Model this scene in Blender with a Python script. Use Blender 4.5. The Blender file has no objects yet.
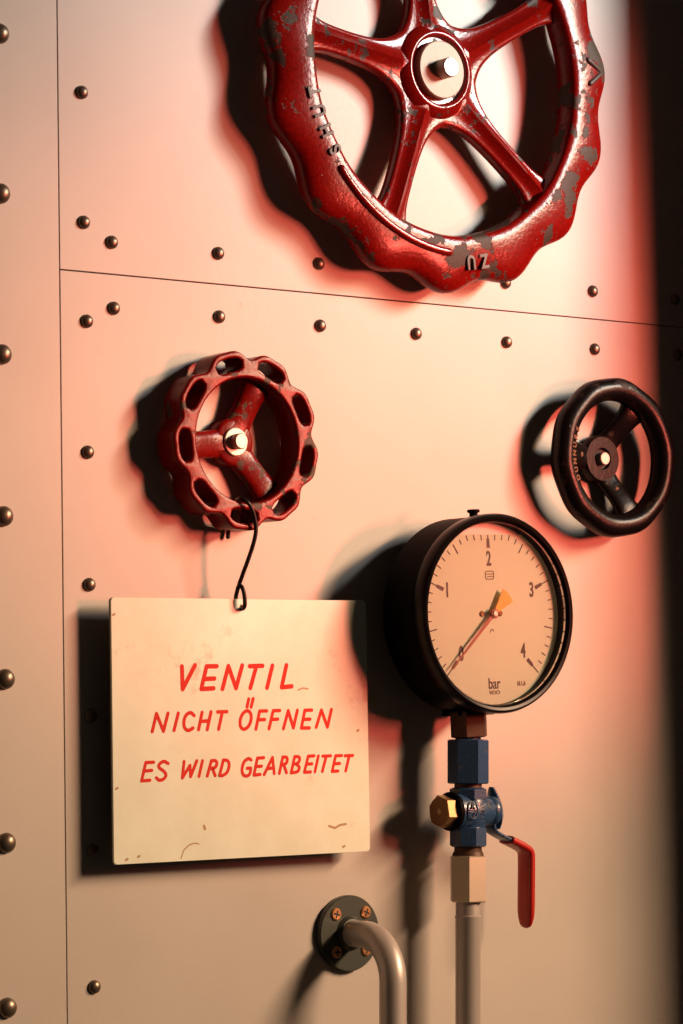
import bpy, bmesh, math, random
from mathutils import Vector, Matrix

random.seed(4)
S = bpy.context.scene
COL = S.collection
PI = math.pi
R_ = math.radians

# ------------------------------------------------------------------ camera
FPX = 3015.06                                   # focal length in pixels of a 683 x 1024 frame
CAM = Vector((-1.49930, -1.88888, -0.16064))
CR = Vector((0.78382, -0.62077, -0.01637)).normalized()
CU = Vector((-0.02846, -0.06225, 0.99765)).normalized()
CF = Vector((0.62033, 0.78152, 0.06646)).normalized()
cd = bpy.data.cameras.new('camera')
cam = bpy.data.objects.new('camera', cd)
COL.objects.link(cam)
cam.matrix_world = Matrix(((CR.x, CU.x, -CF.x, CAM.x), (CR.y, CU.y, -CF.y, CAM.y), (CR.z, CU.z, -CF.z, CAM.z), (0, 0, 0, 1)))
cd.sensor_fit = 'VERTICAL'
cd.sensor_height = 36
cd.lens = 36 * FPX / 1024
cd.clip_start = 0.05
cd.clip_end = 50
S.camera = cam

# ------------------------------------------------------------------ world, lamps, exposure
wd = bpy.data.worlds.new('world')
S.world = wd
wd.use_nodes = True
bgn = wd.node_tree.nodes['Background']
bgn.inputs['Color'].default_value = (1.0, 0.78, 0.6, 1)
bgn.inputs['Strength'].default_value = 0.018


def spot(name, loc, target, color, watts, radius, angle, blend):
    ld = bpy.data.lights.new(name, 'SPOT')
    ld.color = color
    ld.energy = watts
    ld.shadow_soft_size = radius
    ld.spot_size = R_(angle)
    ld.spot_blend = blend
    o = bpy.data.objects.new(name, ld)
    COL.objects.link(o)
    o.location = loc
    o.rotation_euler = (Vector(target) - Vector(loc)).to_track_quat('-Z', 'Y').to_euler()
    return o


# two slanting bars of stage lamps up on the right: pale lime and amber ones on the high bar, red ones on the low bar
def bar(name, a, b, n, target, color, watts, radius, angle, blend):
    for k in range(n):
        p = Vector(a).lerp(Vector(b), k / (n - 1))
        spot(name, p, target, color, watts / n, radius, angle, blend)


bar('lime_spot', (1.20, -1.42, 0.72), (1.72, -1.42, 1.18), 4, (0.48, 0, 0.70), (0.94, 0.95, 0.93), 245, 0.09, 48, 1.0)
bar('amber_spot', (0.95, -1.50, 0.36), (1.92, -1.50, 1.00), 6, (-0.45, 0, -0.90), (1.0, 0.62, 0.38), 325, 0.11, 66, 1.0)
bar('red_spot', (1.02, -1.60, -0.04), (1.20, -1.60, 0.14), 3, (0.12, 0, 0.12), (1.0, 0.13, 0.085), 150, 0.06, 27, 1.0)

S.view_settings.view_transform = 'Standard'
S.view_settings.look = 'None'
S.view_settings.gamma = 1
S.view_settings.exposure = 0.0
S.view_settings.use_curve_mapping = False


def at(px, py, h):
    """world point seen at pixel (px, py), a height h out from the wall face (the plane y = 0)"""
    d = CF + CR * ((px - 341.5) / FPX) + CU * ((512 - py) / FPX)
    t = (-h - CAM.y) / d.y
    return CAM + d * t


# ------------------------------------------------------------------ materials
def mat(name, col, rough=0.5, metal=0.0, coat=0.0, spec=0.5, bump=0.0, bscale=120, bdist=0.0006):
    m = bpy.data.materials.new(name)
    m.use_nodes = True
    nt = m.node_tree
    b = nt.nodes['Principled BSDF']
    b.inputs['Base Color'].default_value = (*col, 1)
    b.inputs['Roughness'].default_value = rough
    b.inputs['Metallic'].default_value = metal
    b.inputs['Coat Weight'].default_value = coat
    b.inputs['Coat Roughness'].default_value = 0.12
    b.inputs['Specular IOR Level'].default_value = spec
    if bump:
        n = nt.nodes.new('ShaderNodeTexNoise')
        n.inputs['Scale'].default_value = bscale
        n.inputs['Detail'].default_value = 4
        tc = nt.nodes.new('ShaderNodeTexCoord')
        nt.links.new(tc.outputs['Object'], n.inputs['Vector'])
        bp = nt.nodes.new('ShaderNodeBump')
        bp.inputs['Strength'].default_value = bump
        bp.inputs['Distance'].default_value = bdist
        nt.links.new(n.outputs['Fac'], bp.inputs['Height'])
        nt.links.new(bp.outputs['Normal'], b.inputs['Normal'])
    return m


def noise(nt, scale, detail=4, vec=None, rough=0.55):
    n = nt.nodes.new('ShaderNodeTexNoise')
    n.inputs['Scale'].default_value = scale
    n.inputs['Detail'].default_value = detail
    n.inputs['Roughness'].default_value = rough
    if vec is not None:
        nt.links.new(vec, n.inputs['Vector'])
    return n


def ramp(nt, src, stops):
    r = nt.nodes.new('ShaderNodeValToRGB')
    e = r.color_ramp.elements
    while len(e) < len(stops):
        e.new(0.5)
    for k, (p, c) in enumerate(stops):
        e[k].position = p
        e[k].color = (*c, 1) if len(c) == 3 else c
    nt.links.new(src, r.inputs['Fac'])
    return r


def mapping(nt, scale, loc=(0, 0, 0)):
    tc = nt.nodes.new('ShaderNodeTexCoord')
    mp = nt.nodes.new('ShaderNodeMapping')
    mp.inputs['Scale'].default_value = scale
    mp.inputs['Location'].default_value = loc
    nt.links.new(tc.outputs['Object'], mp.inputs['Vector'])
    return mp.outputs['Vector']


def mixc(nt, fac, a, b, mode='MIX'):
    m = nt.nodes.new('ShaderNodeMix')
    m.data_type = 'RGBA'
    m.blend_type = mode
    if isinstance(fac, float):
        m.inputs[0].default_value = fac
    else:
        nt.links.new(fac, m.inputs[0])
    for s, v in ((m.inputs[6], a), (m.inputs[7], b)):
        if isinstance(v, tuple):
            s.default_value = (*v, 1)
        else:
            nt.links.new(v, s)
    return m.outputs[2]


def painted(name, col, under, scale, amount, rough=0.28, coat=0.4, bump=0.25, warm=None, spec=0.5):
    """glossy paint chipped through to bare metal"""
    m = mat(name, col, rough, 0.0, coat, spec)
    nt = m.node_tree
    b = nt.nodes['Principled BSDF']
    v = mapping(nt, (1, 1, 1))
    n1 = noise(nt, scale, 6, v, 0.62)
    n2 = noise(nt, scale * 5, 3, v)
    n3 = noise(nt, scale * 0.35, 2, v)
    a1 = nt.nodes.new('ShaderNodeMath'); a1.operation = 'MULTIPLY_ADD'
    nt.links.new(n3.outputs['Fac'], a1.inputs[0]); a1.inputs[1].default_value = 0.55
    nt.links.new(n1.outputs['Fac'], a1.inputs[2])
    chip = ramp(nt, a1.outputs[0], [(amount, (0, 0, 0)), (amount + 0.02, (1, 1, 1))])
    tone = ramp(nt, n2.outputs['Fac'], [(0.3, tuple(c * 0.75 for c in col)), (0.7, warm or tuple(min(1, c * 1.15) for c in col))])
    c = mixc(nt, chip.outputs['Color'], tone.outputs['Color'], under)
    nt.links.new(c, b.inputs['Base Color'])
    rr = nt.nodes.new('ShaderNodeMapRange')
    nt.links.new(chip.outputs['Color'], rr.inputs['Value'])
    rr.inputs['To Min'].default_value = rough
    rr.inputs['To Max'].default_value = 0.55
    nt.links.new(rr.outputs['Result'], b.inputs['Roughness'])
    cc = nt.nodes.new('ShaderNodeMapRange')
    nt.links.new(chip.outputs['Color'], cc.inputs['Value'])
    cc.inputs['To Min'].default_value = coat
    cc.inputs['To Max'].default_value = 0.0
    nt.links.new(cc.outputs['Result'], b.inputs['Coat Weight'])
    if bump:
        mm = nt.nodes.new('ShaderNodeMath'); mm.operation = 'SUBTRACT'
        nt.links.new(n2.outputs['Fac'], mm.inputs[0])
        nt.links.new(chip.outputs['Color'], mm.inputs[1])
        bp = nt.nodes.new('ShaderNodeBump')
        bp.inputs['Strength'].default_value = bump
        bp.inputs['Distance'].default_value = 0.0006
        nt.links.new(mm.outputs[0], bp.inputs['Height'])
        nt.links.new(bp.outputs['Normal'], b.inputs['Normal'])
    return m


def sheet_material():
    m = mat('satin_sheet_metal', (0.55, 0.50, 0.44), 0.5, 0.12, 0.0, 0.4)
    nt = m.node_tree
    b = nt.nodes['Principled BSDF']
    grain = noise(nt, 1.0, 3, mapping(nt, (420, 420, 5)))
    blot = noise(nt, 7.0, 5, mapping(nt, (1, 1, 1)))
    spots = noise(nt, 55.0, 4, mapping(nt, (1, 1, 0.7), (3, 1, 2)))
    base = ramp(nt, blot.outputs['Fac'], [(0.3, (0.49, 0.45, 0.40)), (0.7, (0.54, 0.50, 0.445))])
    g = ramp(nt, grain.outputs['Fac'], [(0.3, (0.955, 0.955, 0.955)), (0.7, (1.0, 1.0, 1.0))])
    c = mixc(nt, 1.0, base.outputs['Color'], g.outputs['Color'], 'MULTIPLY')
    s = ramp(nt, spots.outputs['Fac'], [(0.70, (0, 0, 0)), (0.78, (0.5, 0.5, 0.5))])
    c = mixc(nt, s.outputs['Color'], c, (0.42, 0.31, 0.22))
    nt.links.new(c, b.inputs['Base Color'])
    r = nt.nodes.new('ShaderNodeMapRange')
    nt.links.new(grain.outputs['Fac'], r.inputs['Value'])
    r.inputs['To Min'].default_value = 0.44
    r.inputs['To Max'].default_value = 0.58
    nt.links.new(r.outputs['Result'], b.inputs['Roughness'])
    return m


def sign_material():
    m = mat('aged_cream_enamel', (0.78, 0.69, 0.5), 0.45, 0.0, 0.15)
    nt = m.node_tree
    b = nt.nodes['Principled BSDF']
    v = mapping(nt, (1, 1, 1))
    n1 = noise(nt, 16, 5, v, 0.65)
    n2 = noise(nt, 60, 6, mapping(nt, (1, 1, 0.55), (5, 2, 1)), 0.7)
    n4 = noise(nt, 11, 3, mapping(nt, (1, 1, 1), (2.3, 4.1, 1)), 0.5)
    base = ramp(nt, n1.outputs['Fac'], [(0.3, (0.72, 0.74, 0.58)), (0.65, (0.81, 0.86, 0.71))])
    mul = nt.nodes.new('ShaderNodeMath'); mul.operation = 'MULTIPLY'
    nt.links.new(n2.outputs['Fac'], mul.inputs[0]); nt.links.new(n4.outputs['Fac'], mul.inputs[1])
    st = ramp(nt, mul.outputs[0], [(0.325, (0, 0, 0)), (0.43, (0.45, 0.45, 0.45))])
    c = mixc(nt, st.outputs['Color'], base.outputs['Color'], (0.36, 0.24, 0.12))
    nt.links.new(c, b.inputs['Base Color'])
    return m


M = dict(
    sheet=sheet_material(),
    gap=mat('dark_backing', (0.05, 0.035, 0.025), 0.8),
    post=mat('dark_post_paint', (0.10, 0.08, 0.07), 0.5),
    rivet=mat('oxidised_rivet_steel', (0.20, 0.155, 0.115), 0.36, 0.75, bump=0.15, bscale=600),
    red=painted('chipped_red_enamel', (0.19, 0.004, 0.002), (0.048, 0.038, 0.027), 60, 0.842, 0.24, 0.06, 0.45, spec=0.22),
    red_spoke=painted('glossy_red_enamel', (0.19, 0.004, 0.002), (0.042, 0.032, 0.024), 90, 0.89, 0.22, 0.2, 0.35, spec=0.4),
    red_small=painted('worn_red_enamel', (0.18, 0.005, 0.003), (0.085, 0.06, 0.04), 75, 0.905, 0.26, 0.0, 0.3, spec=0.22),
    mark=mat('worn_raised_metal', (0.055, 0.042, 0.032), 0.5, 0.1),
    black=mat('black_enamel', (0.003, 0.0026, 0.0025), 0.5, 0.0, 0.0, 0.03, bump=0.12, bscale=250),
    black_bezel=mat('black_bezel_enamel', (0.004, 0.0035, 0.003), 0.28, 0.0, 0.0, 0.12),
    iron=painted('dark_painted_iron', (0.005, 0.0042, 0.0042), (0.018, 0.011, 0.007), 70, 0.93, 0.30, 0.0, 0.3, spec=0.22),
    rust=mat('rust_letters', (0.16, 0.075, 0.03), 0.7, 0.1),
    steel=mat('worn_steel', (0.52, 0.46, 0.39), 0.4, 0.45, bump=0.1, bscale=300),
    zinc=mat('zinc_washer', (0.33, 0.26, 0.20), 0.5, 0.2, bump=0.2, bscale=220),
    pipe=mat('galvanised_pipe', (0.50, 0.455, 0.42), 0.42, 0.35, bump=0.12, bscale=160),
    nickel=mat('nickel_nut', (0.62, 0.52, 0.40), 0.42, 0.55, bump=0.1, bscale=200),
    blue=painted('blue_hammer_paint', (0.022, 0.066, 0.150), (0.08, 0.07, 0.06), 110, 0.94, 0.36, 0.3, 0.35),
    rustnut=mat('rusty_brown_nut', (0.075, 0.036, 0.018), 0.55, 0.35, bump=0.3, bscale=260),
    brass=mat('old_brass', (0.34, 0.21, 0.085), 0.45, 0.55, bump=0.12, bscale=260),
    brassface=mat('dull_brass_face', (0.16, 0.075, 0.025), 0.5, 0.6, bump=0.2, bscale=300),
    copper=mat('copper_screw', (0.75, 0.36, 0.16), 0.32, 0.8),
    flange=mat('dark_green_grey_flange', (0.055, 0.062, 0.052), 0.42, 0.35, 0.1, bump=0.1, bscale=180),
    sleeve=mat('red_plastic_sleeve', (0.46, 0.012, 0.006), 0.38, 0.0, 0.2),
    dial=mat('cream_dial', (0.60, 0.72, 0.55), 0.6, 0.0, 0.0, 0.2),
    glass_reflection=mat('pale_glass_reflection', (0.82, 0.76, 0.68), 0.5),
    ink=mat('black_ink', (0.016, 0.012, 0.009), 0.5),
    ink_soft=mat('faded_ink', (0.17, 0.12, 0.06), 0.6),
    orange=mat('orange_pointer_paint', (0.85, 0.40, 0.02), 0.45),
    pointer=mat('brown_pointer_paint', (0.20, 0.04, 0.010), 0.4),
    redpaint=mat('hand_painted_red', (0.66, 0.020, 0.006), 0.6, 0.0, 0.0, 0.2),
    sign=sign_material(),
    signedge=mat('sign_bare_edge', (0.10, 0.07, 0.045), 0.6, 0.3),
    stain=mat('brown_stain', (0.42, 0.26, 0.11), 0.6),
    wire=mat('black_wire', (0.02, 0.014, 0.010), 0.4, 0.5),
)
gm = bpy.data.materials.new('gauge_glass')
gm.use_nodes = True
gt = gm.node_tree
gt.nodes.remove(gt.nodes['Principled BSDF'])
g_out = gt.nodes['Material Output']
g_tr = gt.nodes.new('ShaderNodeBsdfTransparent')
g_gl = gt.nodes.new('ShaderNodeBsdfGlossy')
g_gl.inputs['Roughness'].default_value = 0.03
g_fr = gt.nodes.new('ShaderNodeFresnel')
g_fr.inputs['IOR'].default_value = 1.35
g_mx = gt.nodes.new('ShaderNodeMixShader')
gt.links.new(g_fr.outputs[0], g_mx.inputs[0])
gt.links.new(g_tr.outputs[0], g_mx.inputs[1])
gt.links.new(g_gl.outputs[0], g_mx.inputs[2])
gt.links.new(g_mx.outputs[0], g_out.inputs['Surface'])
M['glass'] = gm


# ------------------------------------------------------------------ mesh helpers
def finish(bm, angle=30):
    bmesh.ops.recalc_face_normals(bm, faces=bm.faces[:])
    lim = R_(angle)
    for e in bm.edges:
        e.smooth = not (len(e.link_faces) == 2 and e.calc_face_angle(0) > lim)
    for f in bm.faces:
        f.smooth = True


def obj(name, bm, material, parent=None, angle=30):
    finish(bm, angle)
    me = bpy.data.meshes.new(name)
    bm.to_mesh(me)
    bm.free()
    me.materials.append(material)
    o = bpy.data.objects.new(name, me)
    COL.objects.link(o)
    if parent:
        o.parent = parent
    return o


def thing(name, label, cat, loc, rot=(PI / 2, 0, 0), group=None):
    """an Empty on the wall: its local x runs along the wall, local y up, local z out from the wall"""
    o = bpy.data.objects.new(name, None)
    o.empty_display_size = 0.03
    COL.objects.link(o)
    o.location = loc
    o.rotation_euler = rot
    o['label'] = label
    o['category'] = cat
    if group:
        o['group'] = group
    return o


def box(bm, x0, x1, y0, y1, z0, z1, bev=0.0):
    r = bmesh.ops.create_cube(bm, size=1.0)
    for v in r['verts']:
        v.co = Vector(((x0 + x1) / 2 + v.co.x * (x1 - x0), (y0 + y1) / 2 + v.co.y * (y1 - y0), (z0 + z1) / 2 + v.co.z * (z1 - z0)))
    if bev:
        es = {e for v in r['verts'] for e in v.link_edges}
        bmesh.ops.bevel(bm, geom=list(es), offset=bev, segments=3, profile=0.5, affect='EDGES')
    return bm


AX = {'z': Matrix.Identity(4), 'x': Matrix.Rotation(PI / 2, 4, 'Y'), 'y': Matrix.Rotation(-PI / 2, 4, 'X')}


def lathe(bm, prof, seg=48, M4=None, closed=False, phase=0.0):
    """profile of (radius, height) turned about local z, then moved by M4"""
    M4 = M4 or Matrix.Identity(4)
    rings = []
    for r, h in prof:
        if r < 1e-6:
            rings.append([bm.verts.new(M4 @ Vector((0, 0, h)))])
        else:
            rings.append([bm.verts.new(M4 @ Vector((r * math.cos(2 * PI * k / seg + phase), r * math.sin(2 * PI * k / seg + phase), h))) for k in range(seg)])
    pairs = list(zip(rings[:-1], rings[1:]))
    if closed:
        pairs.append((rings[-1], rings[0]))
    for a, b in pairs:
        for k in range(seg):
            k2 = (k + 1) % seg
            if len(a) == 1 and len(b) == 1:
                continue
            if len(a) == 1:
                bm.faces.new((a[0], b[k], b[k2]))
            elif len(b) == 1:
                bm.faces.new((a[k], b[0], a[k2]))
            else:
                bm.faces.new((a[k], a[k2], b[k2], b[k]))
    if not closed:
        for ring, end in ((rings[0], 0), (rings[-1], 1)):
            if len(ring) > 1:
                bm.faces.new(ring)
    return bm


def loft(bm, rings, cap=True, loop=False):
    vs = [[bm.verts.new(p) for p in r] for r in rings]
    n = len(vs[0])
    pairs = list(zip(vs[:-1], vs[1:]))
    if loop:
        pairs.append((vs[-1], vs[0]))
    for a, b in pairs:
        for k in range(n):
            bm.faces.new((a[k], a[(k + 1) % n], b[(k + 1) % n], b[k]))
    if cap and not loop:
        bm.faces.new(vs[0])
        bm.faces.new(vs[-1])
    return bm


def smooth_path(pts, n=8):
    """Catmull-Rom through the points"""
    P = [Vector(p) for p in pts]
    P = [P[0] * 2 - P[1]] + P + [P[-1] * 2 - P[-2]]
    out = []
    for i in range(1, len(P) - 2):
        for k in range(n):
            t = k / n
            a, b, c, d = P[i - 1], P[i], P[i + 1], P[i + 2]
            out.append(0.5 * ((2 * b) + (c - a) * t + (2 * a - 5 * b + 4 * c - d) * t * t + (3 * b - a - 3 * c + d) * t ** 3))
    out.append(P[-2])
    return out


def tube(bm, pts, rad, seg=14, section=None, up=None, round_ends=True):
    """sweep a circle (or a section of (a, b) points) along the points"""
    P = [Vector(p) for p in pts]
    n = len(P)
    T = [(P[min(i + 1, n - 1)] - P[max(i - 1, 0)]).normalized() for i in range(n)]
    nrm = Vector(up) if up else (Vector((0, 0, 1)) if abs(T[0].z) < 0.9 else Vector((1, 0, 0)))
    rings = []
    rads = rad if isinstance(rad, (list, tuple)) else [rad] * n
    for i in range(n):
        nrm = (Vector(up) if up else nrm)
        nrm = (nrm - T[i] * nrm.dot(T[i])).normalized()
        bi = T[i].cross(nrm)
        if section:
            sc = rads[i]
            rings.append([P[i] + nrm * a * sc + bi * b * sc for a, b in section])
        else:
            rings.append([P[i] + (nrm * math.cos(2 * PI * k / seg) + bi * math.sin(2 * PI * k / seg)) * rads[i] for k in range(seg)])
    if round_ends and not section:
        def dome(i, sgn):
            c, r = P[i], rads[i]
            base = rings[0] if sgn < 0 else rings[-1]
            out = []
            for j in (1, 2, 3):
                a = j * PI / 2 / 3.3
                out.append([c + (q - c) * math.cos(a) + T[i] * sgn * r * math.sin(a) for q in base])
            return out
        d0, d1 = dome(0, -1), dome(n - 1, 1)
        rings = d0[::-1] + rings + d1
    return loft(bm, rings)


def flat_mesh(name, loops, half, bev, material, parent, res=2, angle=20):
    """outlines with holes, extruded both ways by half and given rounded rims"""
    cu = bpy.data.curves.new(name, 'CURVE')
    cu.dimensions = '2D'
    cu.fill_mode = 'BOTH'
    cu.extrude = max(half - bev, 0)
    cu.bevel_depth = bev
    cu.bevel_resolution = res
    cu.offset = -bev
    for lp in loops:
        sp = cu.splines.new('POLY')
        sp.points.add(len(lp) - 1)
        for q, (x, y) in zip(sp.points, lp):
            q.co = (x, y, 0, 1)
        sp.use_cyclic_u = True
    return curve_to_mesh(name, cu, material, parent, angle)


def curve_to_mesh(name, cu, material, parent, angle=38, M4=None):
    t = bpy.data.objects.new(name + '_src', cu)
    COL.objects.link(t)
    bpy.context.view_layer.update()
    me = bpy.data.meshes.new_from_object(t.evaluated_get(bpy.context.evaluated_depsgraph_get()))
    bpy.data.objects.remove(t)
    bpy.data.curves.remove(cu)
    bm = bmesh.new()
    bm.from_mesh(me)
    bpy.data.meshes.remove(me)
    bmesh.ops.remove_doubles(bm, verts=bm.verts[:], dist=1e-6)
    if M4:
        bmesh.ops.transform(bm, matrix=M4, verts=bm.verts[:])
    return obj(name, bm, material, parent, angle)


def text_mesh(name, body, size, material, parent, M4, depth=0.0002, xs=1.0, bev=0.0, weight=0.0, ax='CENTER'):
    cu = bpy.data.curves.new(name, 'FONT')
    cu.body = body
    cu.size = size
    cu.extrude = depth
    cu.bevel_depth = bev
    cu.offset = weight
    cu.align_x = ax
    cu.align_y = 'CENTER'
    return curve_to_mesh(name, cu, material, parent, 38, M4 @ Matrix.Diagonal((xs, 1, 1, 1)))


def stroke(bm, pts, w, z0, z1):
    """one brush stroke with round ends: a flat ribbon of width w between z0 and z1"""
    P = [Vector((p[0], p[1])) for p in pts]
    stroke.n = getattr(stroke, 'n', 0)
    for i, p in enumerate(P):
        stroke.n = (stroke.n + 1) % 9
        e = stroke.n * 4e-6
        lathe(bm, [(w / 2, z0), (w / 2, z1 + e)], 12, Matrix.Translation((p.x, p.y, 0)))
        if i + 1 < len(P):
            q = P[i + 1]
            d = (q - p)
            if d.length < 1e-7:
                continue
            n = Vector((-d.y, d.x)).normalized() * (w / 2)
            c = [p + n, q + n, q - n, p - n]
            loft(bm, [[Vector((v.x, v.y, z)) for v in c] for z in (z0, z1 + e + 2e-6)])
    return bm


def hexprism(bm, ac, x0, x1, M4=None, phase=0.0, cham=0.06, n=6):
    """hexagonal prism (corner radius ac) along z with chamfered corners"""
    k = ac * cham
    return lathe(bm, [(ac - k * 1.6, x0), (ac, x0 + k), (ac, x1 - k), (ac - k * 1.6, x1)], n, M4, phase=phase)


# ================================================================== the setting
bm = bmesh.new()
box(bm, -1.3, 1.3, 0.0026, 0.03, -1.1, 1.3)
wall = obj('wall_back', bm, M['gap'])
wall['kind'] = 'structure'

# the post right of the picture that shades the wall's right-hand side
bm = bmesh.new()
POSTX, POSTH = 0.418, 0.157
box(bm, POSTX, POSTX + 0.12, -POSTH, 0.0, -1.0, 1.2, 0.004)
post = obj('trim_1', bm, M['post'], None, 6)
post['kind'] = 'structure'

SEAMX, SEAMZ, G = -0.2663, 0.1749, 0.0004


def sheet(name, x0, x1, z0, z1, label):
    """a metal sheet, 2 mm thick, lying on the wall with softened edges"""
    t = thing(name, label, 'metal sheet', (0, 0, 0))
    b = bmesh.new()
    box(b, x0, x1, z0, z1, -0.0022, 0.0, 0.0004)
    obj('sheet', b, M['sheet'], t, 6)
    return t


strip = sheet('metal_sheet', -1.2, SEAMX - G, -1.0, 1.2, 'tall narrow riveted metal sheet along the far left side, with the larger rivets')
upper = sheet('metal_sheet', SEAMX + G, 1.2, SEAMZ + G, 1.2, 'upper riveted metal sheet behind the big red handwheel, above the horizontal seam')
lower = sheet('metal_sheet', SEAMX + G, 1.2, -1.0, SEAMZ - G, 'large lower riveted metal sheet below the seam, behind the sign and pressure gauge')


def rivet(parent, x, z, r, hgt=0.72):
    b = bmesh.new()
    prof = [(0, -0.002), (r * 0.55, -0.002), (r * 0.93, 0.0), (r, r * 0.10)]
    for k in range(1, 8):
        a = k / 7 * PI / 2
        prof.append((r * math.cos(a) if k < 7 else 0, r * 0.10 + r * hgt * math.sin(a)))
    lathe(b, prof, 24)
    o = obj('rivet', b, M['rivet'], parent, 60)
    o.location = (x, z, 0)
    return o


rv = random.Random(8)
for px, py in [(1.5, 33), (2.5, 193), (4, 354), (5.5, 516), (7, 679), (8, 843), (9, 1008)]:
    p = at(px, py, 0.003)
    rivet(strip, p.x, p.z, 0.0076)
for px, py in [(83, 92), (85, 222), (113, 242), (219.5, 253), (320, 263.5), (417, 275), (507, 282.5), (594, 291), (676, 299)]:
    p = at(px, py, 0.002)
    rivet(upper, p.x, p.z, 0.0052)
for px, py in [(88, 321), (89, 452), (90.5, 584.5), (92, 716), (94, 851), (95.5, 987), (115, 308), (220.5, 316.5), (321.5, 325.5), (417.5, 333.5), (508, 342), (596, 349), (679, 354.5)]:
    p = at(px, py, 0.002)
    rivet(lower, p.x, p.z, 0.0052)


# ================================================================== the big red handwheel
def ring_rim(name, rin, rout, lobes, amp, phase, hd, zc, material, parent, n=400, m=40, pw=0.85, tilt=0.0, skew=0.0):
    """wavy-edged rim; rounded section between rin and the lobed outline"""
    rings = []
    for i in range(n):
        th = 2 * PI * i / n
        lob = math.cos(lobes * (th - phase))
        ro = rout + amp * lob
        rc, a = (rin + ro) / 2, (ro - rin) / 2
        ring = []
        for k in range(m):
            f = 2 * PI * k / m
            cx, sx = math.cos(f), math.sin(f)
            cx = math.copysign(abs(cx) ** pw, cx)
            sx = math.copysign(abs(sx) ** pw, sx)
            r = rc + a * (cx - skew * max(0.0, sx) * (1 - cx * cx))
            z = zc + hd * (1 + tilt * cx) * sx
            ring.append(Vector((r * math.cos(th), r * math.sin(th), z)))
        rings.append(ring)
    b = bmesh.new()
    loft(b, rings, loop=True)
    return obj(name, b, material, parent, 60)


def arm(name, ang, r0, r1, half, flare0, flare1, thick, z0, z1, material, parent, ribs=True, n=40, m=28, f0=0.011, f1=0.010):
    """a cast spoke running outward at ang, flared where it meets hub and rim, ribbed along its middle"""
    rings = []
    ca, sa = math.cos(ang), math.sin(ang)
    for i in range(n + 1):
        t = i / n
        r = r0 + (r1 - r0) * t
        w = half + flare0 * math.exp(-(r - r0) / f0) + flare1 * math.exp(-(r1 - r) / f1)
        zc = z0 + (z1 - z0) * (t * t * (3 - 2 * t))
        ring = []
        for k in range(m):
            f = 2 * PI * k / m
            cx, sx = math.cos(f), math.sin(f)
            u = math.copysign(abs(cx) ** 0.7, cx)
            v = math.copysign(abs(sx) ** 0.75, sx)
            top = thick
            if ribs and sx > 0:
                uu = u * w / half
                top = thick * (0.72 + 0.55 * math.exp(-(uu / 0.34) ** 2) + 0.22 * math.exp(-((abs(u) - 0.92) / 0.16) ** 2))
            y = u * w
            ring.append(Vector((ca * r - sa * y, sa * r + ca * y, zc + top * v)))
        rings.append(ring)
    b = bmesh.new()
    loft(b, rings)
    return obj(name, b, material, parent, 50)


def placed(x, y, z, ang):
    return Matrix.Translation((x, y, z)) @ Matrix.Rotation(ang, 4, 'Z')


BWX, BWZ, BWH = 0.0890, 0.3645, 0.026
big = thing('handwheel', 'large glossy red five-spoke handwheel with wavy chipped rim at the top', 'handwheel', (BWX, 0, BWZ))
ring_rim('rim', 0.1365, 0.1798, 15, 0.0047, R_(6.2), 0.0145, BWH, M['red'], big, skew=0.5)
for k in range(5):
    arm('spoke', R_(30.2 + 72 * k), 0.030, 0.146, 0.0112, 0.026, 0.018, 0.0088, BWH - 0.010, BWH - 0.001, M['red_spoke'], big, f0=0.015, f1=0.009)
b = bmesh.new()
lathe(b, [(0, 0.001), (0.026, 0.001), (0.034, 0.002), (0.038, 0.009), (0.0415, 0.014), (0.0415, 0.018), (0.040, 0.0215), (0.037, 0.0245), (0.0345, 0.0262), (0.032, 0.0280), (0.0305, 0.0282), (0.0285, 0.0270), (0.0275, 0.0235), (0, 0.0235)], 72)
obj('hub', b, M['red_spoke'], big, 50)
b = bmesh.new()
lathe(b, [(0, 0.0230), (0.0235, 0.0230), (0.0242, 0.0238), (0.0242, 0.0292), (0.0232, 0.0302), (0, 0.0302)], 64)
obj('washer', b, M['zinc'], big)['label'] = 'pale zinc washer'
b = bmesh.new()
lathe(b, [(0, 0.0003), (0.0082, 0.0003), (0.0082, 0.0410), (0.0074, 0.0420), (0, 0.0420)], 40)
obj('stem', b, M['steel'], big)['label'] = 'bright steel stem end'


def on_rim(px, py, h, cx, cz):
    p = at(px, py, h)
    return p.x - cx, p.z - cz


def rim_z(r, rin=0.1365, rout=0.1798, hd=0.0145, zc=BWH, pw=0.85, skew=0.5):
    """front surface height of the big rim at radius r"""
    rc, a = (rin + rout) / 2, (rout - rin) / 2
    best = (9, 0)
    for k in range(200):
        f = PI * k / 199
        cx = math.copysign(abs(math.cos(f)) ** pw, math.cos(f))
        sx = abs(math.sin(f)) ** pw
        d = abs(rc + a * (cx - skew * sx * (1 - cx * cx)) - r)
        if d < best[0]:
            best = (d, zc + hd * sx)
    return best[1]


# cast letters on the rim, their tops towards the outside
def rim_text(body, angs, r, size):
    for ch, a in zip(body, angs):
        th = R_(a)
        z = rim_z(r)
        m4 = Matrix.Translation((r * math.cos(th), r * math.sin(th), z + 0.0002)) @ Matrix.Rotation(th - PI / 2, 4, 'Z')
        text_mesh('letter', ch, size, M['mark'], big, m4, 0.0012, 0.82, 0.0003, 0.0004)


rim_text('SHUT', [213.5, 207.0, 200.5, 194.5], 0.1462, 0.0165)
rim_text('ZU', [281.8, 276.6], 0.1600, 0.0160)
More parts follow.
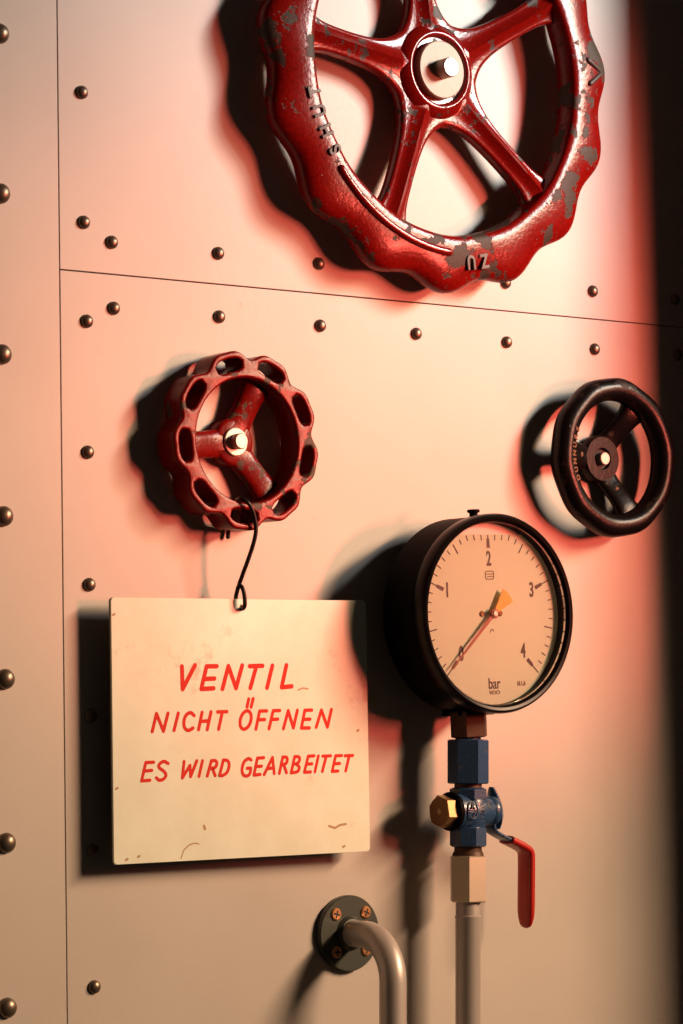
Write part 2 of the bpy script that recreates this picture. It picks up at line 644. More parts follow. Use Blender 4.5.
# raised arrow: a curved bar between the two words, its head on the right of the rim
pts = []
for k in range(31):
    th = R_(219.5 + (268.0 - 219.5) * k / 30)
    rr = 0.1500 + 0.003 * k / 30
    pts.append((rr * math.cos(th), rr * math.sin(th), rim_z(rr) + 0.0002))
b = bmesh.new()
tube(b, pts, 0.0033, 12)
obj('arrow_bar', b, M['red_spoke'], big, 60)
th = R_(5.5)
hr = 0.1620
b = bmesh.new()
for dx, dy in ((0.0, 1), (0.0, -1)):
    a0 = Vector((hr + 0.012, 0.0))
    a1 = Vector((hr - 0.006, 0.010 * dy))
    q = []
    for k in range(9):
        v = a0.lerp(a1, k / 8)
        rr = min(math.hypot(v.x, v.y), 0.1800)
        q.append((v.x * math.cos(th) - v.y * math.sin(th), v.x * math.sin(th) + v.y * math.cos(th), rim_z(rr) + 0.0002))
    tube(b, q, 0.0023, 8)
obj('arrow_head', b, M['mark'], big, 60)

# ================================================================== the small red handwheel
SWX, SWZ = -0.1146, 0.0504
small = thing('handwheel', 'small red three-spoke handwheel with slotted scalloped rim, the sign hanging from it', 'handwheel', (SWX, 0, SWZ))
PH = R_(26.2)
N = 360
outer = []
for i in range(N):
    th = 2 * PI * i / N
    c = math.cos(9 * (th - PH))
    r = 0.0676 + 0.0031 * c - 0.0012 * math.cos(18 * (th - PH))
    outer.append((r * math.cos(th), r * math.sin(th)))
inner = [(0.0486 * math.cos(2 * PI * i / 180), 0.0486 * math.sin(2 * PI * i / 180)) for i in range(180)]
loops = [outer, inner]
for k in range(9):
    a0 = PH + k * 2 * PI / 9
    lp = []
    wid, rc = R_(12.0), 0.0592
    hw = 0.0053
    for j in range(13):
        a = a0 - wid + 2 * wid * j / 12
        s = hw * math.sqrt(max(0.12, 1 - abs((j - 6) / 6.4) ** 3.2))
        lp.append(((rc + s) * math.cos(a), (rc + s) * math.sin(a)))
    for j in range(13):
        a = a0 + wid - 2 * wid * j / 12
        s = hw * math.sqrt(max(0.12, 1 - abs((j - 6) / 6.4) ** 3.2))
        lp.append(((rc - s) * math.cos(a), (rc - s) * math.sin(a)))
    loops.append(lp)
o = flat_mesh('rim', loops, 0.0120, 0.0020, M['red_small'], small, 5, 60)
o.location.z = 0.0180
for k in range(3):
    arm('spoke', R_(66.2 + 120 * k), 0.010, 0.0500, 0.0105, 0.003, 0.005, 0.0058, 0.0072, 0.0135, M['red_small'], small, ribs=False, f0=0.006, f1=0.005)
b = bmesh.new()
lathe(b, [(0, 0.001), (0.016, 0.001), (0.0190, 0.003), (0.0190, 0.0095), (0.0178, 0.0120), (0.0158, 0.0128), (0, 0.0128)], 56)
obj('hub', b, M['red_small'], small, 50)
b = bmesh.new()
lathe(b, [(0, 0.0120), (0.0108, 0.0120), (0.0112, 0.0126), (0.0112, 0.0142), (0.0104, 0.0148), (0, 0.0148)], 48)
obj('washer', b, M['steel'], small)['label'] = 'bright steel washer'
b = bmesh.new()
lathe(b, [(0, 0.0), (0.0062, 0.0), (0.0062, 0.0210), (0.0054, 0.0218), (0, 0.0218)], 36)
obj('stem', b, M['steel'], small)['label'] = 'bright steel stem end'

# ================================================================== the dark handwheel
DWX, DWZ, DWH = 0.2764, 0.0528, 0.0260
dark = thing('handwheel', 'black three-spoke handwheel on the right above the pressure gauge', 'handwheel', (DWX, 0, DWZ))
ring_rim('rim', 0.0485, 0.0683, 10, 0.0006, R_(8), 0.0105, DWH, M['iron'], dark, n=240, m=28, pw=0.95)
for k in range(3):
    arm('spoke', R_(55 + 120 * k), 0.010, 0.0520, 0.0098, 0.004, 0.006, 0.0050, 0.0065, 0.0200, M['iron'], dark, ribs=False, f0=0.006, f1=0.006)
b = bmesh.new()
lathe(b, [(0, 0.001), (0.016, 0.001), (0.0208, 0.005), (0.0202, 0.0112), (0.0188, 0.0130), (0.0095, 0.0130), (0.0088, 0.0120), (0.0085, 0.0100), (0, 0.0100)], 56)
obj('hub', b, M['iron'], dark, 50)
b = bmesh.new()
lathe(b, [(0, 0.0), (0.008, 0.0), (0.0055, 0.004), (0.0055, 0.0155), (0.0048, 0.0162), (0, 0.0162)], 32)
obj('stem', b, M['steel'], dark)['label'] = 'bright steel stem end'
for k, ch in enumerate('SRUNNUD'):
    th = R_(160 + 44 * k / 6 - 3)
    r = 0.0545
    m4 = Matrix.Translation((r * math.cos(th), r * math.sin(th), DWH + 0.0088)) @ Matrix.Rotation(th - PI / 2, 4, 'Z') @ Matrix.Rotation(R_(18), 4, 'X')
    text_mesh('letter', ch, 0.0075, M['rust'], dark, m4, 0.0012, 0.9, 0.0002, 0.0002)
for a in (175, -65):
    th = R_(a)
    b = bmesh.new()
    lathe(b, [(0, 0), (0.0022, 0), (0.0022, 0.0006), (0.0014, 0.0009), (0, 0.0009)], 20)
    o = obj('rust_boss', b, M['rust'], dark)
    o.location = (0.029 * math.cos(th), 0.029 * math.sin(th), 0.0165)

# ================================================================== pressure gauge
LEAN = -0.0256                                    # gauge, valve and pipe lean a touch
GX, GZ = 0.1025, -0.0830
gauge = thing('pressure_gauge', 'round black pressure gauge with cream dial and orange pointer reading zero bar', 'pressure gauge', (GX, 0, GZ), (PI / 2, -LEAN * -1, 0))
GR = 0.0802
ZR, ZF = 0.0180, 0.0740
b = bmesh.new()
lathe(b, [(0, ZR), (GR - 0.007, ZR), (GR - 0.003, ZR + 0.0012), (GR - 0.0012, ZR + 0.004), (GR - 0.0012, ZF - 0.016), (GR - 0.004, ZF - 0.0155), (GR - 0.0065, ZF - 0.014), (GR - 0.0065, ZF - 0.0150), (0, ZF - 0.0150)], 128)
obj('case', b, M['black'], gauge)
b = bmesh.new()
lathe(b, [(GR - 0.0068, ZF - 0.0140), (GR - 0.0002, ZF - 0.0140), (GR + 0.0002, ZF - 0.0130), (GR + 0.0002, ZF - 0.003), (GR - 0.0008, ZF - 0.0008), (GR - 0.0024, ZF), (GR - 0.0046, ZF - 0.0006), (GR - 0.0058, ZF - 0.0022), (GR - 0.0068, ZF - 0.0055)], 128, closed=True)
obj('bezel', b, M['black_bezel'], gauge)
b = bmesh.new()
lathe(b, [(0, ZF - 0.0050), (GR - 0.0070, ZF - 0.0050), (GR - 0.0070, ZF - 0.0030), (0, ZF - 0.0030)], 96)
obj('glass', b, M['glass'], gauge)
DR = GR - 0.0070
ZD = ZF - 0.0120
b = bmesh.new()
lathe(b, [(0, ZD - 0.0026), (DR, ZD - 0.0026), (DR, ZD - 0.0016), (0, ZD - 0.0016)], 96)
obj('reflection_disc', b, M['glass_reflection'], gauge)  # pale disc standing in for the reflection along the glass's top edge
lp = []
CH = 0.0640  # dial cut flat here so the pale reflection strip shows above it
a0 = math.asin(CH / DR)
for k in range(97):
    a = PI - a0 + (PI + 2 * a0) * k / 96
    lp.append((DR * math.cos(a) * 0.999, DR * math.sin(a) * 0.999))
o = flat_mesh('dial', [lp], 0.0005, 0.0001, M['dial'], gauge, 1)
o.location.z = ZD - 0.0006
ZT = ZD - 0.00005


def dial_mark(bm, ang, r0, r1, w0, w1, z0=0.0, z1=0.00025):
    d = Vector((math.cos(ang), math.sin(ang)))
    n = Vector((-d.y, d.x))
    c = [d * r0 + n * w0 / 2, d * r1 + n * w1 / 2, d * r1 - n * w1 / 2, d * r0 - n * w0 / 2]
    loft(bm, [[Vector((v.x, v.y, z)) for v in c] for z in (ZT + z0, ZT + z1)])


for k in range(41):
    a = R_(225 - 270 * k / 40)
    b = bmesh.new()
    if k % 10 == 0:
        dial_mark(b, a, 0.0530, 0.0605, 0.0032, 0.0026)
        dial_mark(b, a, 0.0600, 0.0690 if k != 20 else 0.0635, 0.0009, 0.0009)
    elif k % 5 == 0:
        dial_mark(b, a, 0.0585, min(0.0672, 0.0635 / max(0.01, math.sin(a))) if math.sin(a) > 0 else 0.0672, 0.0009, 0.0009)
    else:
        rt = 0.0672
        if math.sin(a) > 0:
            rt = min(rt, 0.0635 / math.sin(a))
        dial_mark(b, a, rt - 0.0044, rt, 0.0008, 0.0008)
    obj('scale_mark', b, M['ink'], gauge)
for n_, ang, r in (('0', 224, 0.0458), ('1', 157, 0.0490), ('2', 90, 0.0440), ('3', 22, 0.0485), ('4', -43, 0.0455)):
    a = R_(ang)
    text_mesh('numeral', n_, 0.0165, M['ink'], gauge, Matrix.Translation((r * math.cos(a), r * math.sin(a), ZT + 0.0001)), 0.00015, 0.62, 0, 0.0004)
text_mesh('unit_text', 'bar', 0.0125, M['ink'], gauge, Matrix.Translation((0.0008, -0.0565, ZT + 0.0001)), 0.00015, 0.78, 0, 0.0001)
text_mesh('maker_text', 'VDO', 0.0042, M['ink_soft'], gauge, Matrix.Translation((0.0008, -0.0635, ZT + 0.0001)), 0.00015, 1.25, 0, 0.0001)
text_mesh('class_text', 'kl.1,6', 0.0052, M['ink_soft'], gauge, Matrix.Translation((0.0300, -0.0570, ZT + 0.0001)), 0.00015, 0.8, 0, 0.0001)
# small emblem: an outlined lozenge with two bars
b = bmesh.new()
ez = 0.0310
em = [(-0.0042, 0.0022), (-0.003, 0.0032), (0.0036, 0.0032), (0.0046, 0.002), (0.0046, -0.002), (0.0036, -0.0032), (-0.003, -0.0032), (-0.0042, -0.002), (-0.0042, 0.0022)]
stroke(b, [(x, y + ez) for x, y in em], 0.0008, ZT, ZT + 0.0002)
stroke(b, [(-0.003, ez + 0.0009), (0.0035, ez + 0.0009)], 0.0007, ZT, ZT + 0.0002)
stroke(b, [(-0.002, ez - 0.0011), (0.0035, ez - 0.0011)], 0.0007, ZT, ZT + 0.0002)
obj('emblem', b, M['ink_soft'], gauge)
b = bmesh.new()
stroke(b, [(-0.001, -0.0150), (-0.0005, -0.0128), (0.0018, -0.0126), (0.0022, -0.0142)], 0.0007, ZT, ZT + 0.0002)
obj('check_mark', b, M['ink_soft'], gauge)
for sx in (-0.0098, 0.0098):
    b = bmesh.new()
    T4 = Matrix.Translation((sx, 0.0, 0))
    lathe(b, [(0, ZT - 0.0002), (0.0023, ZT - 0.0002), (0.0023, ZT + 0.0006), (0.0017, ZT + 0.0011), (0, ZT + 0.0011)], 24, T4)
    s = obj('dial_screw', b, M['brassface'], gauge)
    b = bmesh.new()
    stroke(b, [(sx - 0.0013, -0.0008), (sx + 0.0013, 0.0008)], 0.0006, ZT + 0.0011, ZT + 0.0013)
    obj('slot', b, M['ink'], s)
# pointer
ZP = ZD + 0.0042
pa = R_(223.0)
pd = Vector((math.cos(pa), math.sin(pa)))
pn = Vector((-pd.y, pd.x))


def poly(bm, pts, z0, z1):
    loft(bm, [[Vector((p.x, p.y, z)) for p in pts] for z in (z0, z1)])


b = bmesh.new()
poly(b, [pd * 0.002 + pn * 0.0016, pd * 0.0640 + pn * 0.0004, pd * 0.0640 - pn * 0.0004, pd * 0.002 - pn * 0.0016], ZP - 0.0004, ZP + 0.0004)
obj('pointer', b, M['pointer'], gauge)['label'] = 'thin brown pointer aimed at zero'
b = bmesh.new()
tail = [pd * -0.002 + pn * 0.0016]
for k in range(9):
    a = -0.33 + 0.66 * k / 8
    q = pd * -1 * math.cos(a) + pn * math.sin(-a)
    tail.append(q * 0.0222)
tail.append(pd * -0.002 - pn * 0.0016)
poly(b, tail, ZP - 0.0004, ZP + 0.0004)
obj('pointer_tail', b, M['orange'], gauge)['label'] = 'orange fan-shaped pointer tail'
b = bmesh.new()
lathe(b, [(0, ZT), (0.0016, ZT), (0.0016, ZP - 0.0008), (0.0040, ZP - 0.0008), (0.0040, ZP + 0.0008), (0.0036, ZP + 0.0012), (0, ZP + 0.0012)], 32)
hubp = obj('pointer_hub', b, M['pointer'], gauge)
b = bmesh.new()
lathe(b, [(0, ZP + 0.0010), (0.0026, ZP + 0.0010), (0.0026, ZP + 0.0017), (0.0018, ZP + 0.0022), (0, ZP + 0.0022)], 28)
obj('pin', b, M['steel'], hubp)
# blow-out plug on top, stem and nut below
b = bmesh.new()
YM = AX['y']
lathe(b, [(0.0034, GR - 0.003), (0.0034, GR + 0.0016), (0.0052, GR + 0.0024), (0.0052, GR + 0.0040), (0.0044, GR + 0.0046), (0, GR + 0.0046)], 28, Matrix.Translation((-0.004, 0, 0.050)) @ YM)
obj('vent_plug', b, M['black'], gauge)
PH_ = 0.0370                                     # how far the stem stands out from the wall
b = bmesh.new()
box(b, -0.020, 0.016, -GR - 0.0012, -GR + 0.010, ZR + 0.001, ZR + 0.026, 0.0012)
obj('stem_block', b, M['black'], gauge, 6)


# ================================================================== ball valve and steel pipe
VX, VZ = 0.0755, -0.1900


def stem_thing(name, label, cat, z):
    return thing(name, label, cat, (0.0979 + (-0.1616 - z) * LEAN, -PH_, z - 0.0005), (0, LEAN * -1, 0))


CAMDIR = math.atan2(-CF.y, -CF.x)                # heading from the pipe towards the viewer


def hexz(ac, za, zb, alpha, base):
    b = bmesh.new()
    hexprism(b, ac, za - base, zb - base, None, CAMDIR + R_(alpha), 0.055)
    return b


gz = GZ
nut = hexz(0.0160, -0.1815, -0.1600, -8, -0.1715)
o = obj('connection_nut', nut, M['rustnut'], gauge, 25)
o.matrix_local = Matrix.Rotation(-PI / 2, 4, 'X') @ Matrix.Translation((-0.0065, -PH_, -0.1720 - GZ))
o['label'] = 'rusty brown hexagonal nut under the case'

ZV = -0.2410
valve = stem_thing('ball_valve', 'small blue ball valve with red lever and brass cap, below the pressure gauge', 'valve', ZV)
b = hexz(0.0166, -0.2190, -0.1832, 27, ZV)
lathe(b, [(0.0105, -0.1832 - ZV), (0.0105, -0.1806 - ZV)], 32)
obj('coupling', b, M['blue'], valve, 25)
b = bmesh.new()
lathe(b, [(0.0112, -0.2235 - ZV), (0.0112, -0.2180 - ZV)], 32)
obj('thread', b, M['rustnut'], valve)
# body: hexagonal collars top and bottom, a swollen barrel between, a cross barrel from side to side
b = bmesh.new()
hexprism(b, 0.0158, 0.0085, 0.0190, None, CAMDIR + R_(62), 0.08, 8)
hexprism(b, 0.0158, -0.0285, -0.0120, None, CAMDIR + R_(22), 0.08, 8)
lathe(b, [(0.0125, -0.0160), (0.0142, -0.010), (0.0156, -0.004), (0.0158, 0.002), (0.0148, 0.0085), (0.0135, 0.0130)], 48)
lathe(b, [(0.0138, -0.0172), (0.0152, -0.0162), (0.0156, -0.006), (0.0160, 0.0), (0.0156, 0.007), (0.0135, 0.0125), (0.0115, 0.0200)], 48, AX['x'])
obj('body', b, M['blue'], valve)
# cast marks: a ring with an A over a bar and a column of raised letters
def on_barrel(x, z, r=0.0159):
    """frame lying on the cross barrel, facing out from the wall"""
    ph = math.asin(z / r)
    return Matrix.Translation((x, -r * math.cos(ph), z)) @ Matrix.Rotation(PI / 2 - ph, 4, 'X')


E4 = on_barrel(-0.0085, 0.0012)
b = bmesh.new()
tube(b, [E4 @ Vector((0.0052 * math.cos(t * PI / 12), 0.0068 * math.sin(t * PI / 12), 0)) for t in range(25)], 0.0005, 8)
emb = obj('emblem', b, M['blue'], valve, 60)
text_mesh('emblem_letter', 'A', 0.0062, M['blue'], emb, E4 @ Matrix.Translation((0, 0.0028, 0)), 0.0006, 0.9, 0.0001)
b = bmesh.new()
tube(b, [E4 @ Vector((-0.005, 0.0002, 0)), E4 @ Vector((0.005, 0.0002, 0))], 0.0004, 8)
tube(b, [E4 @ Vector((-0.002, -0.0020, 0)), E4 @ Vector((0.0022, -0.0020, 0)), E4 @ Vector((-0.001, -0.0050, 0)), E4 @ Vector((0.0022, -0.0050, 0))], 0.0004, 8)
obj('emblem_bar', b, M['blue'], emb, 60)
for k, ch in enumerate('IIHIH'):
    text_mesh('cast_letter', ch, 0.0058, M['blue'], valve, on_barrel(0.0030, 0.0080 - 0.0042 * k, 0.0157) @ Matrix.Rotation(PI / 2, 4, 'Z'), 0.0007, 0.9, 0.0001)
# packing collar and brass cap on the left
b = bmesh.new()
XM = Matrix.Rotation(-PI / 2, 4, 'Y')            # local z of the lathe -> -x
lathe(b, [(0.0120, 0.0160), (0.0152, 0.0166), (0.0156, 0.0176), (0.0156, 0.0200), (0.0146, 0.0212), (0.010, 0.0212)], 48, XM)
obj('packing_collar', b, M['black'], valve)['label'] = 'black packing collar'
b = bmesh.new()
hexprism(b, 0.0134, 0.0208, 0.0308, XM, R_(12), 0.04)
cap = obj('brass_cap', b, M['brass'], valve, 25)
cap['label'] = 'brass hexagonal cap nut'
b = bmesh.new()
lathe(b, [(0, 0.0306), (0.0112, 0.0306), (0.0114, 0.0311), (0.0028, 0.0312), (0.0022, 0.0307), (0, 0.0304)], 40, XM)
obj('cap_face', b, M['brassface'], cap)
# lever: cup and fin on the right, a bent flat bar, a red sleeve
b = bmesh.new()
lathe(b, [(0.0, 0.0180), (0.0100, 0.0180), (0.0115, 0.0195), (0.0125, 0.0225), (0.0120, 0.0262), (0.0095, 0.0285), (0, 0.0290)], 40, AX['x'])
obj('lever_boss', b, M['blue'], valve, 50)
# crescent shaped stop fin standing up from the boss
rings = []
for k in range(17):
    t = k / 16
    a = R_(150 - 170 * t)
    w = 0.0085 * math.sin(PI * (0.05 + 0.90 * t)) ** 0.7
    c = Vector((0.0245 + 0.0062 * math.sin(PI * t * 0.9), 0.0125 * math.sin(a) * 0.5 - 0.004, 0.0195 - 0.034 * t))
    rings.append([c + Vector((0.0032 * math.cos(f) * (0.4 + 0.6 * math.sin(PI * min(1, t + 0.15))), w * math.sin(f), 0)) for f in [2 * PI * j / 14 for j in range(14)]])
b = bmesh.new()
loft(b, rings)
obj('stop_fin', b, M['blue'], valve, 60)
lev = [(0.0255, 0, 0.006), (0.0232, 0, -0.006), (0.0245, 0, -0.0150), (0.0330, 0, -0.0200), (0.0460, 0, -0.0250), (0.0570, 0, -0.0295), (0.0622, 0, -0.0335), (0.0630, 0, -0.0410), (0.0628, 0, -0.0620), (0.0624, 0, -0.0925)]


def rsec(a, bb, e=0.5, m=20):
    out = []
    for k in range(m):
        f = 2 * PI * k / m
        out.append((math.copysign(abs(math.cos(f)) ** e, math.cos(f)) * a, math.copysign(abs(math.sin(f)) ** e, math.sin(f)) * bb))
    return out


lp = smooth_path(lev, 6)
b = bmesh.new()
tube(b, lp[:36], 1.0, section=rsec(0.0068, 0.0017), up=(0, 1, 0))
lever = obj('lever', b, M['blue'], valve, 50)
b = bmesh.new()
sp_ = lp[22:]
sc = [1.0] * len(sp_)
for k, v in enumerate((0.70, 0.90, 0.98)):
    sc[-1 - k] = v
sp_ = [Vector(q) for q in sp_]
tube(b, sp_ + [sp_[-1] + Vector((0, 0, -0.0020)), sp_[-1] + Vector((0, 0, -0.0030))], sc + [0.45, 0.1], section=rsec(0.0092, 0.0036, 0.7), up=(0, 1, 0))
obj('lever_sleeve', b, M['sleeve'], lever, 60)['label'] = 'red plastic lever sleeve'

ZPIPE = -0.3136
pipe = stem_thing('steel_pipe', 'straight vertical grey steel pipe with pale hex nut, under the blue valve', 'pipe', ZPIPE)
b = bmesh.new()
lathe(b, [(0, -0.30), (0.0102, -0.30), (0.0102, -0.0135), (0.0106, -0.0125), (0.0106, -0.0110), (0.0100, -0.0105), (0.0100, 0.012), (0, 0.012)], 48)
obj('tube', b, M['pipe'], pipe)
b = hexz(0.0158, -0.3136, -0.2765, 2, ZPIPE)
obj('hex_nut', b, M['nickel'], pipe, 25)['label'] = 'pale nickel hexagonal nut'
b = bmesh.new()
lathe(b, [(0.0128, -0.2780 - ZPIPE), (0.0124, -0.2745 - ZPIPE), (0.0112, -0.2728 - ZPIPE), (0.0112, -0.2690 - ZPIPE)], 36)
obj('thread', b, M['rustnut'], pipe)['label'] = 'rusty brown thread'

# ================================================================== flanged bent pipe
FX, FZ = -0.0030, -0.3350
bent = thing('bent_pipe', 'short bent grey steel pipe leaving a dark round flange with four copper screws', 'pipe', (FX, 0, FZ))
b = bmesh.new()
lathe(b, [(0, 0), (0.0295, 0), (0.0300, 0.0006), (0.0300, 0.0052), (0.0292, 0.0060), (0, 0.0060)], 80)
obj('flange', b, M['flange'], bent)['label'] = 'dark green-grey round flange'
b = bmesh.new()
lathe(b, [(0.0105, 0.0055), (0.0142, 0.0058), (0.0128, 0.0075), (0.0115, 0.0095), (0.0100, 0.0098)], 48)
obj('weld_bead', b, M['flange'], bent)
path = [Vector((0, 0, 0.004)), Vector((0, 0, 0.015)), Vector((0, 0, 0.026))]
BR = 0.036
for k in range(1, 15):
    a = PI / 2 * k / 14
    path.append(Vector((-0.0030 * k / 14, -BR * (1 - math.cos(a)), 0.026 + BR * math.sin(a))))
for k in range(1, 12):
    path.append(Vector((-0.0030 - 0.0004 * k, -BR - 0.018 * k, 0.062)))
b = bmesh.new()
tube(b, path, 0.0106, 36, up=(1, 0, 0), round_ends=False)
obj('tube', b, M['pipe'], bent, 50)
for sx, sy in ((-1, 1), (1, 1), (-1, -1), (1, -1)):
    b = bmesh.new()
    lathe(b, [(0.0046, 0.0055), (0.0050, 0.0062), (0.0048, 0.0070), (0.0040, 0.0076), (0, 0.0077)], 32)
    s = obj('screw', b, M['copper'], bent)
    s.location = (sx * 0.0150 + 0.0008, sy * 0.0148 + 0.001, 0)
    s['label'] = 'copper cross-head screw'
    b = bmesh.new()
    a = random.uniform(-0.5, 0.5)
    for q in (a, a + PI / 2):
        stroke(b, [(-0.0026 * math.cos(q), -0.0026 * math.sin(q)), (0.0026 * math.cos(q), 0.0026 * math.sin(q))], 0.0013, 0.0074, 0.00785)
    obj('cross_slot', b, M['ink'], s)

# ================================================================== the sign
SH = 0.0205
SX0, SX1 = (at(110, 598, SH).x + at(115, 865, SH).x) / 2, (at(366, 600, SH).x + at(370, 851, SH).x) / 2
SZ0, SZ1 = (at(115, 865, SH).z + at(370, 851, SH).z) / 2, (at(110, 598, SH).z + at(366, 600, SH).z) / 2
sgx, sgz = (SX0 + SX1) / 2, SZ1
sign = thing('warning_sign', 'cream hanging metal sign with red lettering VENTIL NICHT ÖFFNEN, beside the gauge', 'sign', (sgx, -SH, sgz))
w2, hh = (SX1 - SX0) / 2, SZ1 - SZ0
hx, hy = at(241.5, 607, SH).x - sgx, at(241.5, 607, SH).z - sgz


def rounded(x0, x1, y0, y1, r, n=5):
    out = []
    for cx, cy, a0 in ((x1 - r, y1 - r, 0), (x0 + r, y1 - r, 90), (x0 + r, y0 + r, 180), (x1 - r, y0 + r, 270)):
        for k in range(n + 1):
            a = R_(a0 + 90 * k / n)
            out.append((cx + r * math.cos(a), cy + r * math.sin(a)))
    return out


hole = [(hx + 0.0019 * math.cos(2 * PI * k / 24), hy + 0.0019 * math.sin(2 * PI * k / 24)) for k in range(24)]
o = flat_mesh('plate', [rounded(-w2, w2, -hh, 0, 0.003), hole], 0.0010, 0.0002, M['sign'], sign, 1)
o.location.z = -0.0010
o2 = flat_mesh('back_plate', [rounded(-w2, w2, -hh, 0, 0.003), hole], 0.0006, 0.0001, M['signedge'], sign, 1)
o2.location.z = -0.0026
o2['label'] = 'dark bare back and edge'


def SP(px, py):
    p = at(px, py, SH)
    return (p.x - sgx, p.z - sgz)


def arc(cx, cy, rx, ry, a0, a1, slant=0.0, n=14):
    out = []
    for k in range(n + 1):
        a = R_(a0 + (a1 - a0) * k / n)
        y = ry * math.sin(a)
        out.append((cx + rx * math.cos(a) + slant * y, cy - y))
    return out


V1 = [
    ('V', [[(181.9, 666.4), (182.6, 689.2), (195.0, 665.2)]]),
    ('E', [[(216.8, 666.2), (206.5, 666.4), (201.3, 689.0), (213.6, 688.3)], [(204, 679), (214.4, 678.5)]]),
    ('N', [[(222.4, 689), (228.4, 666), (236, 688.2), (242.2, 665.4)]]),
    ('T', [[(249.6, 666.2), (262.6, 665.8)], [(256.4, 666), (250.3, 688)]]),
    ('I', [[(272.4, 665.6), (267, 687.8)]]),
    ('L', [[(286.4, 665.2), (281.6, 687.3), (291.7, 686.3)]]),
]
V2 = [
    ('N', [[(152.2, 731.6), (156.5, 713.6), (163.5, 731.2), (168, 713.2)]]),
    ('I', [[(178.3, 713.2), (174, 730.4)]]),
    ('C', [smooth_path([(194.2, 715.6, 0), (190.7, 712.7, 0), (186, 715.2, 0), (183.9, 722, 0), (184.9, 728.3, 0), (188.7, 730.4, 0), (193, 728, 0)], 4)]),
    ('H', [[(202.1, 712.3), (198.6, 729.6)], [(211, 711.9), (207.2, 729.6)], [(200.5, 721.4), (209, 720.8)]]),
    ('T', [[(217.5, 711.9), (227, 711.6)], [(222.4, 711.9), (218.6, 729.2)]]),
    ('O_umlaut', [arc(245.6, 720.0, 5.4, 9.2, 0, 360, 0.18, 24), [(248.7, 699), (247, 707)], [(253.2, 698.6), (251.1, 707)]]),
    ('F', [[(266.7, 710.9), (259.6, 711.1), (255.9, 729.1)], [(257.8, 719.9), (264.6, 719.5)]]),
    ('F', [[(279.8, 710.5), (273.2, 710.7), (269, 728.7)], [(271.2, 719.5), (277.8, 719.1)]]),
    ('N', [[(283.4, 728.7), (288.2, 710.7), (293.4, 727.9), (297.4, 710.3)]]),
    ('E', [[(311.8, 710.1), (304.8, 710.3), (301.4, 728), (309.4, 727.9)], [(303.2, 719.4), (310.1, 719.1)]]),
    ('N', [[(316.2, 727.2), (321.4, 710), (327.4, 727.1), (331.4, 709.5)]]),
]
V3 = [
    ('E', [[(153.7, 762.2), (145.8, 762.6), (141.6, 780.9), (150, 780.2)], [(143.6, 771.1), (151.8, 770.3)]]),
    ('S', [smooth_path([(168.1, 763.4, 0), (163.7, 761.4, 0), (159.4, 764.2, 0), (159.2, 767.7, 0), (163.7, 771.1, 0), (166, 775.2, 0), (163.3, 779.2, 0), (159.2, 780.1, 0), (156.4, 777.8, 0)], 4)]),
    ('W', [[(184.1, 761.5), (182.3, 777.9), (190, 765.4), (190.6, 776.6), (196.8, 760.8)]]),
    ('I', [[(202.5, 760.7), (199, 776.3)]]),
    ('R', [[(207.3, 775.9), (211.4, 760.7)], smooth_path([(211.4, 760.7, 0), (215.5, 760.7, 0), (216.9, 763.8, 0), (214.9, 767.5, 0), (209.6, 768.6, 0)], 4), [(212.3, 768.3), (215.2, 775.5)]]),
    ('D', [[(219.5, 775.5), (223.4, 760), ], smooth_path([(223.4, 760, 0), (227.5, 760.7, 0), (229.2, 765, 0), (227.2, 772, 0), (222.8, 775.4, 0), (219.5, 775.5, 0)], 4)]),
    ('G', [smooth_path([(251.2, 760, 0), (248.4, 758.6, 0), (244.1, 761.9, 0), (242, 769.1, 0), (243.2, 774.7, 0), (247.2, 776, 0), (250, 773.2, 0), (250.8, 768, 0)], 4), [(250.8, 768), (247.2, 768.3)]]),
    ('E', [[(263.8, 757.7), (257.4, 758.1), (253.9, 775.1), (260.2, 774.4)], [(255.4, 766.6), (261.5, 766.2)]]),
    ('A', [[(264.1, 774.6), (272.5, 757.4), (274.2, 773.5)], [(267.7, 768.7), (273.3, 767.9)]]),
    ('R', [[(279.3, 773.4), (282.8, 757)], smooth_path([(282.8, 757, 0), (286.5, 757.3, 0), (287.3, 760.1, 0), (285.7, 763.6, 0), (281.2, 764.9, 0)], 4), [(283.7, 764.6), (286.5, 772.7)]]),
    ('B', [[(291.2, 772.7), (294.7, 756.6)], smooth_path([(294.7, 756.6, 0), (298.8, 756.9, 0), (299.6, 759.7, 0), (297.6, 763.2, 0), (293.1, 764.2, 0)], 4), smooth_path([(296.6, 764.1, 0), (299.2, 767.4, 0), (297.5, 771.5, 0), (291.2, 772.9, 0)], 4)]),
    ('E', [[(314.2, 755.8), (308.2, 756.2), (304.3, 772.3), (310.6, 771.9)], [(306.2, 764.2), (311.9, 763.8)]]),
    ('I', [[(318.4, 755.8), (314.9, 771.8)]]),
    ('T', [[(322.7, 756.1), (330.7, 755.8)], [(326.3, 756), (322.3, 771.4)]]),
    ('E', [[(341.7, 755.5), (335.6, 755.8), (332.1, 771.4), (338.1, 771)], [(334.1, 763.8), (339.7, 763.4)]]),
    ('T', [[(344.9, 755.8), (352.8, 755.5)], [(349.2, 755.8), (345.7, 770.9)]]),
]
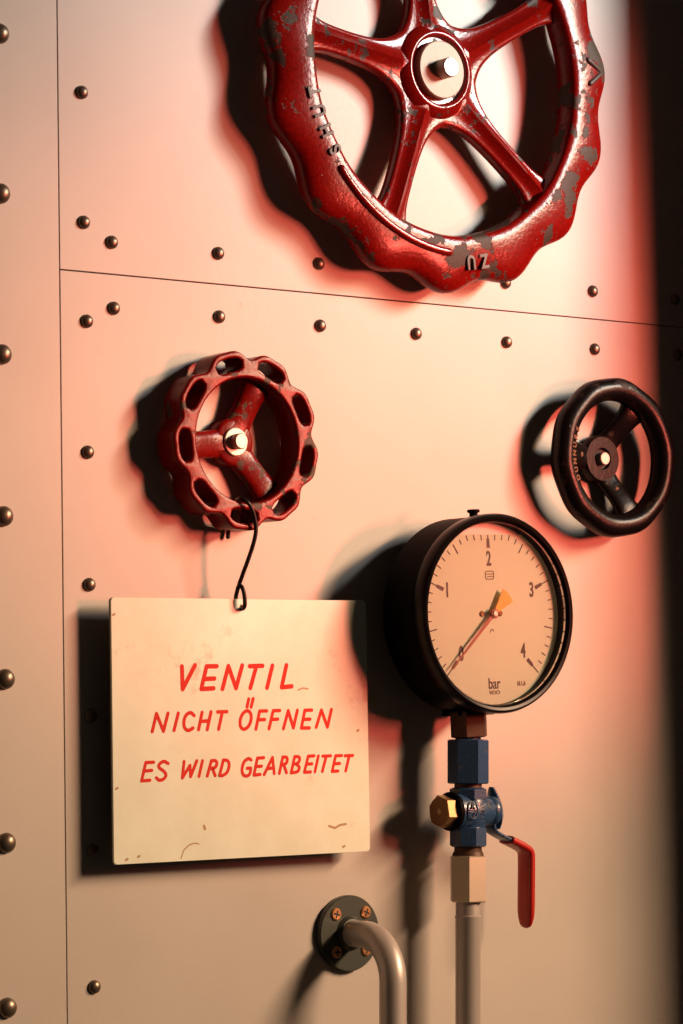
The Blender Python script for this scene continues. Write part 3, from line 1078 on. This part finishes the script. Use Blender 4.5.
for line, w in ((V1, 0.0036), (V2, 0.0028), (V3, 0.0026)):
    for nm, strokes in line:
        b = bmesh.new()
        for k, s in enumerate(strokes):
            stroke(b, [SP(q[0], q[1]) for q in s], w, -0.0001, 0.00012 + 0.00002 * k)
        obj('painted_letter', b, M['redpaint'], sign)
# stains of their own shape: a drip ring near the lower edge, a dot, two scuffs
b = bmesh.new()
stroke(b, [SP(*q) for q in [(181, 858), (184, 850), (189, 845), (195, 843), (199, 844)]], 0.0010, -0.0001, 0.00006)
stroke(b, [SP(*q) for q in [(204, 826), (205, 829)]], 0.0022, -0.0001, 0.00006)
stroke(b, [SP(*q) for q in [(329, 826), (335, 828), (340, 825), (346, 824)]], 0.0018, -0.0001, 0.00006)
stroke(b, [SP(*q) for q in [(298, 690), (303, 688), (308, 689)]], 0.0012, -0.0001, 0.00006)
for q in [(126, 860), (138, 857), (343, 847), (113, 615), (357, 731), (116, 789)]:
    stroke(b, [SP(*q), SP(q[0] + 1.5, q[1] - 1)], 0.0018, -0.0001, 0.00006)
obj('stain', b, M['stain'], sign)['label'] = 'brown stains and scuffs'

# ================================================================== the wire hook
wire = thing('wire_hook', 'bent black wire hook carrying the sign from the small red handwheel', 'hook', (SWX, 0, SWZ), (0, 0, 0))
W0 = Vector((SWX, 0, SWZ))
wp = [(228, 537, 0.004), (229, 528, 0.0035), (232, 515, 0.0035), (236, 502, 0.014), (240, 498.6, 0.028), (246, 501, 0.0335), (251.5, 508, 0.0345), (255, 520, 0.0338), (255.8, 532, 0.0330),
      (253, 545, 0.031), (248, 560, 0.028), (242.5, 575, 0.024), (238, 588, 0.020), (235.8, 598, 0.0165), (236.5, 606, 0.0165), (240.5, 608.5, 0.0190), (243, 608.5, 0.0240), (244.8, 605, 0.0265), (244.5, 596, 0.0265), (242.5, 588, 0.0255), (239.5, 585.5, 0.0235), (237.6, 589, 0.0220)]
b = bmesh.new()
tube(b, smooth_path([at(*q) - W0 for q in wp], 8), 0.00165, 12)
obj('wire', b, M['wire'], wire, 70)
